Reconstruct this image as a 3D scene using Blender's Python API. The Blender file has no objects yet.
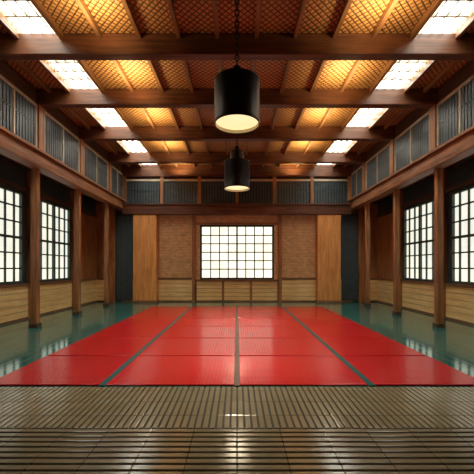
import bpy, math, random
from mathutils import Vector
random.seed(3)
S=bpy.context.scene
COL=S.collection

# ---------------------------------------------------------------- materials
def newmat(name):
    m=bpy.data.materials.new(name); m.use_nodes=True
    nt=m.node_tree; b=nt.nodes['Principled BSDF']
    return m,nt,b
def rgba(c): return (c[0],c[1],c[2],1)
def wood(name,c1,c2,axis='Z',rough=.45,bump=.15,sc=1.0):
    m,nt,b=newmat(name); N=nt.nodes; L=nt.links
    tc=N.new('ShaderNodeTexCoord'); mp=N.new('ShaderNodeMapping')
    s=[14*sc,14*sc,14*sc]; s['XYZ'.index(axis)]=.9*sc
    mp.inputs['Scale'].default_value=s
    L.new(tc.outputs['Object'],mp.inputs['Vector'])
    n=N.new('ShaderNodeTexNoise'); n.inputs['Scale'].default_value=1.3; n.inputs['Detail'].default_value=6; n.inputs['Distortion'].default_value=.6
    L.new(mp.outputs[0],n.inputs['Vector'])
    n2=N.new('ShaderNodeTexNoise'); n2.inputs['Scale'].default_value=1.1; n2.inputs['Detail'].default_value=2
    L.new(tc.outputs['Object'],n2.inputs['Vector'])
    mx=N.new('ShaderNodeMath'); mx.operation='MULTIPLY_ADD'; mx.inputs[1].default_value=.35
    L.new(n2.outputs[0],mx.inputs[0]); 
    ml=N.new('ShaderNodeMath'); ml.operation='MULTIPLY'; ml.inputs[1].default_value=.75
    L.new(n.outputs[0],ml.inputs[0]); L.new(ml.outputs[0],mx.inputs[2])
    cr=N.new('ShaderNodeValToRGB'); cr.color_ramp.elements[0].position=.36; cr.color_ramp.elements[1].position=.7
    cr.color_ramp.elements[0].color=rgba(c1); cr.color_ramp.elements[1].color=rgba(c2)
    L.new(mx.outputs[0],cr.inputs[0]); L.new(cr.outputs[0],b.inputs['Base Color'])
    bp=N.new('ShaderNodeBump'); bp.inputs['Strength'].default_value=bump; bp.inputs['Distance'].default_value=.01
    L.new(n.outputs[0],bp.inputs['Height']); L.new(bp.outputs[0],b.inputs['Normal'])
    b.inputs['Roughness'].default_value=rough
    return m
def plain(name,c,rough=.5,metal=0,noise=.12):
    m,nt,b=newmat(name); N=nt.nodes; L=nt.links
    tc=N.new('ShaderNodeTexCoord'); n=N.new('ShaderNodeTexNoise'); n.inputs['Scale'].default_value=6; n.inputs['Detail'].default_value=4
    L.new(tc.outputs['Object'],n.inputs['Vector'])
    cr=N.new('ShaderNodeValToRGB'); cr.color_ramp.elements[0].position=.3; cr.color_ramp.elements[1].position=.7
    cr.color_ramp.elements[0].color=rgba([v*(1-noise*2) for v in c]); cr.color_ramp.elements[1].color=rgba([v*(1+noise) for v in c])
    L.new(n.outputs[0],cr.inputs[0]); L.new(cr.outputs[0],b.inputs['Base Color'])
    b.inputs['Roughness'].default_value=rough; b.inputs['Metallic'].default_value=metal
    return m
def emis(name,c,st,c2=None):
    m,nt,b=newmat(name); N=nt.nodes; L=nt.links
    tc=N.new('ShaderNodeTexCoord'); n=N.new('ShaderNodeTexNoise'); n.inputs['Scale'].default_value=1.2; n.inputs['Detail'].default_value=3
    L.new(tc.outputs['Object'],n.inputs['Vector'])
    cr=N.new('ShaderNodeValToRGB'); cr.color_ramp.elements[0].position=.35; cr.color_ramp.elements[1].position=.65
    cr.color_ramp.elements[0].color=rgba(c2 or [v*.85 for v in c]); cr.color_ramp.elements[1].color=rgba(c)
    L.new(n.outputs[0],cr.inputs[0]); L.new(cr.outputs[0],b.inputs['Emission Color'])
    b.inputs['Emission Strength'].default_value=st
    b.inputs['Base Color'].default_value=(.6,.6,.55,1); b.inputs['Roughness'].default_value=.4
    return m
def weave(name,c1,c2,freq,ang=45,rough=.5,bump=.5):
    """woven lattice: product of two crossing strip families in metres"""
    m,nt,b=newmat(name); N=nt.nodes; L=nt.links
    tc=N.new('ShaderNodeTexCoord'); mp=N.new('ShaderNodeMapping')
    mp.inputs['Rotation'].default_value=(0,0,math.radians(ang))
    L.new(tc.outputs['Object'],mp.inputs['Vector'])
    sx=N.new('ShaderNodeSeparateXYZ'); L.new(mp.outputs[0],sx.inputs[0])
    def absin(o,f=1):
        a=N.new('ShaderNodeMath'); a.operation='MULTIPLY'; a.inputs[1].default_value=freq*f*math.pi; L.new(o,a.inputs[0])
        s=N.new('ShaderNodeMath'); s.operation='SINE'; L.new(a.outputs[0],s.inputs[0])
        q=N.new('ShaderNodeMath'); q.operation='ABSOLUTE'; L.new(s.outputs[0],q.inputs[0]); return q.outputs[0]
    u=absin(sx.outputs[0]); v=absin(sx.outputs[1])
    mn=N.new('ShaderNodeMath'); mn.operation='MINIMUM'; L.new(u,mn.inputs[0]); L.new(v,mn.inputs[1])
    ns=N.new('ShaderNodeTexNoise'); ns.inputs['Scale'].default_value=2.2; ns.inputs['Detail'].default_value=6; L.new(tc.outputs['Object'],ns.inputs['Vector'])
    ad=N.new('ShaderNodeMath'); ad.operation='MULTIPLY'; L.new(mn.outputs[0],ad.inputs[0]); 
    n3=N.new('ShaderNodeMath'); n3.operation='MULTIPLY_ADD'; n3.inputs[1].default_value=1.0; n3.inputs[2].default_value=.5
    L.new(ns.outputs[0],n3.inputs[0]); L.new(n3.outputs[0],ad.inputs[1])
    cr=N.new('ShaderNodeValToRGB'); cr.color_ramp.elements[0].position=.12; cr.color_ramp.elements[1].position=.6
    cr.color_ramp.elements[0].color=rgba(c1); cr.color_ramp.elements[1].color=rgba(c2)
    L.new(ad.outputs[0],cr.inputs[0]); L.new(cr.outputs[0],b.inputs['Base Color'])
    bp=N.new('ShaderNodeBump'); bp.inputs['Strength'].default_value=bump; bp.inputs['Distance'].default_value=.02
    L.new(mn.outputs[0],bp.inputs['Height']); L.new(bp.outputs[0],b.inputs['Normal'])
    b.inputs['Roughness'].default_value=rough
    return m
def brick(name,c1,c2,mort,scale=1.0):
    m,nt,b=newmat(name); N=nt.nodes; L=nt.links
    tc=N.new('ShaderNodeTexCoord'); sx=N.new('ShaderNodeSeparateXYZ'); cb=N.new('ShaderNodeCombineXYZ')
    L.new(tc.outputs['Object'],sx.inputs[0]); L.new(sx.outputs[0],cb.inputs[0]); L.new(sx.outputs[2],cb.inputs[1])
    t=N.new('ShaderNodeTexBrick'); L.new(cb.outputs[0],t.inputs['Vector'])
    t.inputs['Scale'].default_value=1; t.inputs['Brick Width'].default_value=.16*scale; t.inputs['Row Height'].default_value=.065*scale
    t.inputs['Mortar Size'].default_value=.006; t.inputs['Mortar Smooth'].default_value=.3
    t.inputs['Color1'].default_value=rgba(c1); t.inputs['Color2'].default_value=rgba(c2); t.inputs['Mortar'].default_value=rgba(mort)
    ns=N.new('ShaderNodeTexNoise'); ns.inputs['Scale'].default_value=5; ns.inputs['Detail'].default_value=6; L.new(tc.outputs['Object'],ns.inputs['Vector'])
    mr=N.new('ShaderNodeMapRange'); mr.inputs['To Min'].default_value=.6; mr.inputs['To Max'].default_value=1.3; L.new(ns.outputs[0],mr.inputs[0])
    mx=N.new('ShaderNodeVectorMath'); mx.operation='SCALE'; L.new(t.outputs['Color'],mx.inputs[0]); L.new(mr.outputs[0],mx.inputs['Scale'])
    L.new(mx.outputs[0],b.inputs['Base Color'])
    bp=N.new('ShaderNodeBump'); bp.inputs['Strength'].default_value=.4; bp.inputs['Distance'].default_value=.01; bp.invert=True
    L.new(t.outputs['Fac'],bp.inputs['Height']); L.new(bp.outputs[0],b.inputs['Normal'])
    b.inputs['Roughness'].default_value=.6
    return m
def stripes(name,c1,c2,freq,axis=0,width=.12,rough=.25,cross=0,bump=.3,spec=.5,var=.4,rv=.08):
    """board surface with thin grooves every 1/freq metres along an axis"""
    m,nt,b=newmat(name); N=nt.nodes; L=nt.links
    tc=N.new('ShaderNodeTexCoord'); sx=N.new('ShaderNodeSeparateXYZ'); L.new(tc.outputs['Object'],sx.inputs[0])
    def groove(o,f,w):
        a=N.new('ShaderNodeMath'); a.operation='MULTIPLY'; a.inputs[1].default_value=f*math.pi; L.new(o,a.inputs[0])
        s=N.new('ShaderNodeMath'); s.operation='SINE'; L.new(a.outputs[0],s.inputs[0])
        q=N.new('ShaderNodeMath'); q.operation='ABSOLUTE'; L.new(s.outputs[0],q.inputs[0])
        r=N.new('ShaderNodeMapRange'); r.inputs['From Max'].default_value=w; L.new(q.outputs[0],r.inputs[0]); return r.outputs[0]
    g=groove(sx.outputs[axis],freq,width)
    if cross:
        g2=groove(sx.outputs[1-axis],cross,width*.6)
        mn=N.new('ShaderNodeMath'); mn.operation='MINIMUM'; L.new(g,mn.inputs[0]); L.new(g2,mn.inputs[1]); g=mn.outputs[0]
    ns=N.new('ShaderNodeTexNoise'); ns.inputs['Scale'].default_value=3; ns.inputs['Detail'].default_value=8; L.new(tc.outputs['Object'],ns.inputs['Vector'])
    n3=N.new('ShaderNodeMath'); n3.operation='MULTIPLY_ADD'; n3.inputs[1].default_value=var; n3.inputs[2].default_value=.8-var/2; L.new(ns.outputs[0],n3.inputs[0])
    mu=N.new('ShaderNodeMath'); mu.operation='MULTIPLY'; L.new(g,mu.inputs[0]); L.new(n3.outputs[0],mu.inputs[1])
    cr=N.new('ShaderNodeValToRGB'); cr.color_ramp.elements[0].position=.1; cr.color_ramp.elements[1].position=.85
    cr.color_ramp.elements[0].color=rgba(c1); cr.color_ramp.elements[1].color=rgba(c2)
    L.new(mu.outputs[0],cr.inputs[0]); L.new(cr.outputs[0],b.inputs['Base Color'])
    bp=N.new('ShaderNodeBump'); bp.inputs['Strength'].default_value=bump; bp.inputs['Distance'].default_value=.01
    L.new(g,bp.inputs['Height']); L.new(bp.outputs[0],b.inputs['Normal'])
    mr=N.new('ShaderNodeMapRange'); mr.inputs['To Min'].default_value=rough; mr.inputs['To Max'].default_value=rough+rv
    L.new(ns.outputs[0],mr.inputs[0]); L.new(mr.outputs[0],b.inputs['Roughness'])
    b.inputs['Specular IOR Level'].default_value=spec
    return m

BEAMX=wood('beam_wood_x',(.05,.016,.007),(.19,.065,.025),'X')
BEAMY=wood('beam_wood_y',(.11,.042,.017),(.38,.165,.07),'Y')
COLW=wood('column_wood',(.17,.06,.02),(.52,.23,.085),'Z')
PILW=wood('honey_wood',(.62,.23,.055),(1.0,.50,.16),'Z',rough=.35)
WAINX=wood('wainscot_wood_x',(.75,.42,.15),(1.0,.74,.34),'X')
WAINY=wood('wainscot_wood_y',(.80,.48,.18),(1.0,.78,.38),'Y')
CAPW=wood('cap_rail_wood',(.12,.05,.02),(.3,.14,.06),'X')
RAFT=wood('rafter_wood',(.12,.05,.02),(.34,.16,.06),'Y')
CEILW=weave('woven_bamboo_ceiling',(.05,.018,.005),(.60,.30,.095),11.0)
WALLB=brick('tan_brick_panel',(.86,.53,.25),(.68,.40,.17),(.34,.18,.08))
TEAL=plain('dark_teal_paint',(.03,.055,.06),.4)
TEALF=plain('window_frame_paint',(.035,.06,.06),.4)
SLAT=plain('charcoal_louvre',(.08,.105,.115),.35)
SLATB=plain('louvre_backing',(.01,.012,.014),.7)
PALE=plain('pale_trim',(.55,.47,.34),.5)
DARKW=wood('dark_board',(.04,.022,.013),(.12,.062,.035),'Y')
SKYL=emis('skylight_glass',(.95,1,.93),12)
SHOJI=emis('shoji_paper_side',(1,.96,.77),1.1,(.76,.79,.68))
SHOJIB=emis('shoji_paper_back',(1,.94,.76),1.4,(.86,.80,.60))
FLOORM=stripes('green_floor_boards',(.008,.034,.032),(.04,.165,.145),5,axis=0,width=.14,rough=.07,spec=1.0,var=.2,bump=.1,rv=.05)
MATR=stripes('red_vinyl_mat',(.34,.003,.007),(.66,.011,.018),20,axis=1,width=.5,rough=.18,cross=20,bump=.25,var=.1,rv=.02,spec=.7)
SLATF=stripes('khaki_tatami_slats',(.12,.10,.06),(.27,.235,.15),3,axis=1,width=.08,rough=.15,bump=.4,spec=1,var=.4,rv=.04)
SLATX=stripes('khaki_cross_slats',(.08,.065,.04),(.22,.185,.115),2.6,axis=0,width=.06,rough=.15,bump=.4,spec=1,var=.4,rv=.04)
FGB=plain('slat_floor_base',(.015,.014,.011),.6)
SEAM=plain('seam_strip_brown',(.10,.05,.035),.4)
SEAMT=plain('seam_strip_teal',(.008,.12,.125),.3)
BLACK=plain('lamp_black_metal',(.022,.025,.03),.34,.5)
CHAIN=plain('chain_steel',(.05,.05,.05),.35,.9)
INNER=plain('lamp_inner_white',(.7,.62,.42),.5)
GLOW=emis('lamp_diffuser',(1,.82,.45),1.1,(1,.74,.36))

# ---------------------------------------------------------------- builder
class B:
    def __init__(s): s.v=[];s.f=[];s.m=[];s.mats=[]
    def mi(s,m):
        if m not in s.mats: s.mats.append(m)
        return s.mats.index(m)
    def box(s,x0,x1,y0,y1,z0,z1,m):
        if x0>x1:x0,x1=x1,x0
        if y0>y1:y0,y1=y1,y0
        if z0>z1:z0,z1=z1,z0
        i=len(s.v)
        s.v+=[(x0,y0,z0),(x1,y0,z0),(x1,y1,z0),(x0,y1,z0),(x0,y0,z1),(x1,y0,z1),(x1,y1,z1),(x0,y1,z1)]
        s.f+=[tuple(i+k for k in q) for q in [(0,3,2,1),(4,5,6,7),(0,1,5,4),(1,2,6,5),(2,3,7,6),(3,0,4,7)]]
        s.m+=[s.mi(m)]*6
    def lathe(s,prof,cx,cy,m,n=48,smooth=True):
        i=len(s.v); k=len(prof)
        for a in range(n):
            t=2*math.pi*a/n
            for r,z in prof: s.v.append((cx+r*math.cos(t),cy+r*math.sin(t),z))
        for a in range(n):
            b=(a+1)%n
            for j in range(k-1):
                s.f.append((i+a*k+j,i+b*k+j,i+b*k+j+1,i+a*k+j+1)); s.m.append(s.mi(m))
    def torus(s,c,R,r,m,plane='XZ',sz=1.5,n=16,k=8):
        i=len(s.v)
        for a in range(n):
            t=2*math.pi*a/n
            for b in range(k):
                p=2*math.pi*b/k
                u=(R+r*math.cos(p))*math.cos(t); w=(R*sz+r*math.cos(p))*math.sin(t); d=r*math.sin(p)
                s.v.append((c[0]+u,c[1]+d,c[2]+w) if plane=='XZ' else (c[0]+d,c[1]+u,c[2]+w))
        for a in range(n):
            for b in range(k):
                a2=(a+1)%n;b2=(b+1)%k
                s.f.append((i+a*k+b,i+a2*k+b,i+a2*k+b2,i+a*k+b2)); s.m.append(s.mi(m))
    def make(s,name,bevel=0,parent=None,smooth=False,origin=None):
        if origin is None:
            xs=[p[0] for p in s.v];ys=[p[1] for p in s.v];zs=[p[2] for p in s.v]
            origin=((min(xs)+max(xs))/2,(min(ys)+max(ys))/2,min(zs))
        o=Vector(origin)
        me=bpy.data.meshes.new(name)
        me.from_pydata([tuple(Vector(p)-o) for p in s.v],[],s.f)
        for m in s.mats: me.materials.append(m)
        me.polygons.foreach_set('material_index',s.m)
        if smooth: me.polygons.foreach_set('use_smooth',[True]*len(s.f))
        me.update()
        ob=bpy.data.objects.new(name,me); ob.location=o; COL.objects.link(ob)
        if smooth:
            es=ob.modifiers.new('es','EDGE_SPLIT'); es.split_angle=math.radians(40)
        if bevel:
            b=ob.modifiers.new('bev','BEVEL'); b.width=bevel; b.segments=2; b.limit_method='ANGLE'
        if parent: ob.parent=parent
        return ob

XI=4.95     # inner colonnade line
XO=6.1      # outer wall
YB=14.3     # back wall
YF=-2.2     # wall behind camera
ZC=5.9      # ceiling
ZA=4.05     # aisle ceiling
YS=4.05     # skylights start here
BEAMS=[-.1,1.95,4.05,6.2,8.12,10.3,12.6]
BD=.2       # beam depth
BZ=5.5      # beam underside

# floor
b=B(); b.box(-XO-.2,XO+.2,YF-.2,YB+.2,-.2,0,FLOORM); b.make('floor')

# foreground slatted floor : real ribs, a fine band beside the mats, cross slats nearer
b=B(); b.box(-XO+.02,XO-.02,YF+.02,4.06,.001,.012,FGB)
p=.066; x=-XO+.04
while x<XO-.09:
    b.box(x,x+p-.018,3.02,4.05,.012,.030,SLATF); x+=p
y=2.99; q=.078
while y>YF+.1:
    b.box(-XO+.04,XO-.04,y-q+.022,y,.012,.036,SLATX); y-=q
b.make('slatted_tatami_floor',bevel=.005)

# red mats
YM=[4.125+1.37*i for i in range(7)]
XM=[(-3.17,-1.735),(-1.65,-.035),(.035,1.65),(1.735,3.17)]
for x0,x1 in XM:
    for j in range(6):
        b=B(); b.box(x0,x1,YM[j]+.022,YM[j+1]-.022,.001,.025,MATR); b.make('red_dojo_mat',bevel=.008)
b=B(); b.box(-.033,.033,YM[0],YM[-1],.001,.018,SEAM); b.make('mat_joint_strip')
for sx in (-1,1):
    b=B(); b.box(sx*1.652,sx*1.733,YM[0],YM[-1],.001,.02,SEAMT); b.make('mat_joint_strip')

# ceiling
b=B()
for x0,x1 in [(-XI-.15,-4.1),(-3.3,3.3),(4.1,XI+.15)]:
    b.box(x0,x1,YS,YB+.2,ZC,ZC+.12,CEILW)
b.box(-XI-.15,XI+.15,YF-.2,YS,ZC,ZC+.12,CEILW)  # unseen front part closed, skylights left out to darken the foreground
b.make('ceiling',origin=(0,6,ZC))
# skylights
nwin=[0]
def wname():
    nwin[0]+=1; return 'window_%d'%nwin[0]
edges=[YF]+BEAMS+[YB]
for sx in (-1,1):
    b=B(); b.box(sx*3.3,sx*4.1,YS,YB+.2,ZC+.1,ZC+.12,SKYL)
    for k in range(1,4):
        xx=sx*(3.3+.2*k); b.box(xx-.014,xx+.014,YS,YB+.2,ZC+.03,ZC+.09,PALE)
    for i in range(3,len(edges)-1):
        for t in (1/6,2/6,3/6,4/6,5/6):
            yy=edges[i]+(edges[i+1]-edges[i])*t
            b.box(sx*3.3,sx*4.1,yy-.018,yy+.018,ZC+.03,ZC+.09,PALE)
    b.make(wname())
# aisle ceilings
for nm,sx in (('left',-1),('right',1)):
    b=B(); b.box(sx*(XI-.1),sx*(XO+.2),YF-.2,YB+.2,ZA+.25,ZA+.35,DARKW); b.make('ceiling_aisle_'+nm)

# cross beams
for yb in BEAMS:
    b=B(); b.box(-XI,XI,yb,yb+BD,BZ,ZC-.001,BEAMX); b.make('ceiling_beam',bevel=.015)
# rafters
b=B()
rx=[-3.3+.733*i for i in range(10)]+[-4.14,4.14,-4.62,4.62]
for xx in rx:
    for i in range(len(edges)-1):
        y0=edges[i]+(BD if i>0 else 0); b.box(xx-.036,xx+.036,y0,edges[i+1],ZC-.11,ZC-.001,RAFT)
b.make('ceiling_rafters')

# side walls
def sidewall(nm,sx):
    b=B()
    wins=[(4.75,6.85),(7.3,9.4),(9.95,12.05)]  # near bays out of view kept windowless so the foreground stays dark
    zs0,zs1=1.0,3.62
    xa,xb=sx*XO,sx*(XO+.15)
    prev=YF-.2
    for y0,y1 in wins:
        b.box(xa,xb,prev,y0,1.0,3.62,TEAL); prev=y1
    b.box(xa,xb,prev,YB+.2,1.0,3.62,TEAL)
    b.box(xa,xb,YF-.2,YB+.2,3.62,ZA+.25,TEAL)
    b.box(xa,xb,YF-.2,YB+.2,0,1.0,TEAL)
    for k in range(5):
        z=.06+k*.18
        b.box(sx*(XO-.04),xa,YF,YB-.02,z,z+.168,WAINY)
    b.box(sx*(XO-.06),xa,YF,YB-.02,0,.055,CAPW)
    b.box(sx*(XO-.08),xa,YF,YB-.02,.96,1.03,CAPW)
    b.box(sx*(XO-.03),xa,12.35,YB-.02,1.03,3.62,COLW)
    for yy in (-1.75,1.4,4.47,7.07,9.67,12.2):
        b.box(sx*(XO-.12),xa,yy-.09,yy+.09,0,ZA+.25,COLW)
    b.box(sx*(XO-.07),xa,YF,YB-.02,3.64,3.78,DARKW)
    # upper clerestory
    b.box(sx*XI,sx*(XI+.12),YF-.2,YB+.2,4.3,ZC,DARKW)
    xi=sx*XI
    b.box(sx*(XI-.04),xi,YF,YB,5.42,5.50,PALE)
    e2=[YF]+BEAMS+[YB]
    for i in range(len(e2)-1):
        y0=e2[i]+(.24 if i else 0); y1=e2[i+1]-.02
        b.box(sx*(XI-.012),xi,y0,y1,4.42,5.42,SLATB)
        ym=(y0+y1)/2
        b.box(sx*(XI-.05),xi,y0,y1,4.36,4.44,PALE)
        for yy in (y0,ym-.03,y1-.06):
            b.box(sx*(XI-.05),xi,yy,yy+.06,4.44,5.42,PALE)
        y=y0+.08
        while y<y1-.1:
            if not(ym-.1<y<ym+.04):
                b.box(sx*(XI-.035),sx*(XI-.012),y,y+.075,4.44,5.42,SLAT)
            y+=.105
        b.box(sx*(XI-.04),xi,y0,y1,4.98,5.02,TEALF)
    for yb in BEAMS:
        b.box(sx*(XI-.09),xi,yb-.01,yb+.22,4.36,BZ,COLW)
    b.make('wall_'+nm,origin=(0,0,0))
    # windows
    for y0,y1 in wins:
        w=B(); X0=sx*(XO-.03); X1=sx*(XO+.05)
        w.box(sx*(XO+.08),sx*(XO+.1),y0,y1,zs0+.03,zs1,SHOJI)
        for (a,c) in ((y0,y0+.09),(y1-.09,y1)): w.box(X0,X1,a,c,zs0+.03,zs1,TEALF)
        w.box(X0,X1,y0+.09,y1-.09,zs0+.03,zs0+.11,TEALF); w.box(X0,X1,y0+.09,y1-.09,zs1-.08,zs1,TEALF)
        ym=(y0+y1)/2
        w.box(X0,X1,ym-.04,ym+.04,zs0+.11,zs1-.08,TEALF)
        n=6
        for k in range(1,n):
            if k==n//2: continue
            yy=y0+(y1-y0)*k/n; w.box(sx*(XO-.005),sx*(XO+.04),yy-.02,yy+.02,zs0+.11,zs1-.08,TEALF)
        for k in range(1,6):
            zz=zs0+.03+(zs1-zs0-.03)*k/6; t=.035 if k==3 else .02
            w.box(sx*(XO-.007),sx*(XO+.04),y0+.09,y1-.09,zz-t,zz+t,TEALF)
        w.make(wname())
sidewall('left',-1); sidewall('right',1)

# colonnade: columns + longitudinal beam
for sx in (-1,1):
    xc=sx*(XI+.07)
    for yb in BEAMS:
        b=B(); b.box(xc-.075,xc+.075,yb+.02,yb+.17,.1,3.94,COLW); b.box(xc-.1,xc+.1,yb-.01,yb+.2,.037 if yb<4 else (.04 if yb<4.1 else .001),.1,DARKW)
        b.make('wooden_column',bevel=.012)
    b=B(); b.box(sx*(XI-.16),sx*(XI+.16),YF,YB,3.94,4.1,BEAMY)
    b.box(sx*(XI-.13),sx*(XI+.13),YF,YB,4.1,4.29,BEAMY)
    b.box(sx*(XI-.19),sx*(XI+.16),YF,YB,4.29,4.36,BEAMY)
    b.make('colonnade_beam',bevel=.01)

# back wall
b=B()
b.box(-XO-.2,-1.6,YB,YB+.2,0,ZC,DARKW); b.box(1.6,XO+.2,YB,YB+.2,0,ZC,DARKW)
b.box(-1.6,1.6,YB,YB+.2,0,.94,DARKW); b.box(-1.6,1.6,YB,YB+.2,3.34,ZC,DARKW)
for sx in (-1,1):
    b.box(sx*1.93,sx*3.5,YB-.03,YB,1.0,3.8,WALLB)
    for k in range(5):
        z=.06+k*.18; b.box(sx*1.8,sx*4.5,YB-.06,YB,z,z+.165,WAINX)
        b.box(sx*5.3,sx*XO,YB-.06,YB,z,z+.165,WAINX)
    b.box(sx*1.8,sx*4.5,YB-.09,YB,.96,1.04,CAPW)
    b.box(sx*1.8,sx*1.93,YB-.12,YB,0,3.8,COLW)
    b.box(sx*1.6,sx*1.8,YB-.03,YB,.96,3.8,WALLB)
    b.box(sx*4.4,sx*5.25,YB-.03,YB,0,3.8,TEAL)
    for k in range(8):
        xx=4.45+k*.1; b.box(sx*xx,sx*(xx+.06),YB-.05,YB-.03,0.1,3.7,SLAT)
    b.box(sx*5.25,sx*5.55,YB-.14,YB,0,ZA+.2,COLW)
    b.box(sx*5.55,sx*XO,YB-.03,YB,1.0,ZA+.2,COLW)
for k in range(5):
    z=.06+k*.17; b.box(-1.75,1.75,YB-.05,YB,z,z+.155,WAINX)
for xx in (-.6,.6): b.box(xx-.05,xx+.05,YB-.08,YB,0,.9,COLW)
b.box(-1.75,1.75,YB-.12,YB,.88,.96,CAPW)
b.box(-1.75,1.75,YB-.06,YB,3.34,3.8,WALLB); b.box(-1.75,1.75,YB-.1,YB,3.32,3.42,COLW)
b.box(-XI,XI,YB-.1,YB,0,.055,CAPW)
# upper louvre band
b.box(-XI,XI,YB-.02,YB,4.2,5.3,SLATB)
x=-XI+.05
while x<XI-.08:
    b.box(x,x+.085,YB-.05,YB-.02,4.2,5.2,SLAT); x+=.12
for k in range(7):
    xx=-XI+.1+k*(2*XI-.2)/6; b.box(xx-.07,xx+.07,YB-.1,YB,4.2,5.45,COLW)
b.box(-XI,XI,YB-.09,YB,5.2,5.28,PALE)
b.box(-XI,XI,YB-.07,YB,4.78,4.81,TEALF)
b.box(-XI,XI,YB-.12,YB,5.4,ZC,BEAMX)
b.make('wall_back',origin=(0,YB,0))
# main back lintel
b=B(); b.box(-XI+.13,XI-.13,YB-.45,YB-.13,3.72,4.10,BEAMX); b.box(-XI+.1,XI-.1,YB-.5,YB-.13,4.10,4.16,BEAMX)
b.make('lintel_beam',bevel=.012)
for sx in (-1,1):
    b=B(); b.box(sx*3.4,sx*4.38,YB-.4,YB-.1,.10,3.71,PILW); b.box(sx*3.37,sx*4.41,YB-.43,YB-.1,.001,.10,COLW)
    b.make('broad_wooden_pillar',bevel=.015,)
# back shoji window
w=B(); w.box(-1.6,1.6,YB+.1,YB+.12,.94,3.34,SHOJIB)
for sx in (-1,1): w.box(sx*1.52,sx*1.6,YB-.02,YB+.08,.96,3.32,TEALF)
w.box(-1.52,1.52,YB-.02,YB+.08,.96,1.04,TEALF); w.box(-1.52,1.52,YB-.02,YB+.08,3.24,3.32,TEALF)
for k in range(1,8):
    xx=-1.52+3.04*k/8; t=.035 if k==4 else .022; w.box(xx-t,xx+t,YB-.01,YB+.05,1.04,3.24,TEALF)
for k in range(1,6):
    zz=1.04+2.2*k/6; t=.022; w.box(-1.52,1.52,YB-.005,YB+.045,zz-t,zz+t,TEALF)
w.make(wname())
# wall behind camera
b=B(); b.box(-XO-.2,XO+.2,YF-.2,YF,0,ZC,DARKW); b.make('wall_front')

# pendants
def pendant(y,zb,R=.345,H=.68,cw=.13,ch=.05):
    e=bpy.data.objects.new('pendant_lamp',None); e.location=(0,y,zb); COL.objects.link(e)
    def fin(bb,n,sm=True):
        o=bb.make(n,smooth=sm,origin=(0,y,zb)); o.location=(0,0,0); o.parent=e
    zt=zb+H
    b=B(); b.lathe([(R-.02,zb),(R,zb),(R+.006,zb+.02),(R,zb+.04),(R,zt-.04),(R+.006,zt-.03),(R,zt-.01),(R-.03,zt),(.1,zt+.03),(0.0,zt+.03)],0,y,BLACK,64); fin(b,'shade')
    b=B(); b.lathe([(R-.02,zb),(R-.02,zt-.05),(0,zt-.05)],0,y,INNER,64); fin(b,'shade_lining')
    b=B(); b.lathe([(R-.022,zb+.05),(0,zb+.045)],0,y,GLOW,64); fin(b,'diffuser')
    zc=zt+.02+ch
    b=B(); b.lathe([(cw,zt+.02),(cw,zc),(cw-.02,zc+.02),(.06,zc+.03),(.06,zc+.13),(.035,zc+.16),(0,zc+.17)],0,y,BLACK,32); fin(b,'cap')
    b=B(); z=zc+.19; k=0
    while z<ZC-.1:
        b.torus((0,y,z),.028,.010,CHAIN,'XZ' if k%2 else 'YZ',2.0); z+=.085; k+=1
    fin(b,'chain')
    b=B(); b.lathe([(0,ZC-.12),(.03,ZC-.12),(.08,ZC-.04),(.09,ZC-.005),(0,ZC-.005)],0,y,BLACK,32); fin(b,'ceiling_rose')
    l=bpy.data.lights.new('pendant_bulb','SPOT'); l.energy=560; l.color=(1,.85,.6); l.spot_size=math.radians(140); l.spot_blend=1; l.shadow_soft_size=.2
    o=bpy.data.objects.new('bulb_light',l); COL.objects.link(o); o.parent=e; o.location=(0,0,.03)
pendant(5.0,3.66,H=.66); pendant(8.95,3.62,R=.35,H=.74,cw=.19,ch=.24)

# added warm fill lights, no fixtures, to brighten the bamboo ceiling
def area(name,loc,rot,sx,sy,e,c):
    l=bpy.data.lights.new(name,'AREA'); l.shape='RECTANGLE'; l.size=sx; l.size_y=sy; l.energy=e; l.color=c
    o=bpy.data.objects.new(name,l); o.location=loc; o.rotation_euler=rot; COL.objects.link(o)
for i in range(3,len(edges)-1):
    ym=(edges[i]+edges[i+1])/2+.12
    for sx in (-1,1):
        area('ceiling_fill_light',(sx*2.4,ym,5.45),(math.pi,0,0),.5,1.0,26,(1,.76,.40))

wd=bpy.data.worlds.new('World'); S.world=wd; wd.use_nodes=True
wd.node_tree.nodes['Background'].inputs[0].default_value=(.6,.7,.8,1); wd.node_tree.nodes['Background'].inputs[1].default_value=.5

cam=bpy.data.cameras.new('Camera'); co=bpy.data.objects.new('Camera',cam); COL.objects.link(co)
co.location=(0,0,1.5); co.rotation_euler=(math.pi/2,0,0)
cam.sensor_width=36; cam.lens=330/474*36; cam.shift_y=30/474; cam.clip_start=.05
S.camera=co
S.view_settings.view_transform='Standard'
S.view_settings.look='None'
S.view_settings.exposure=0.0
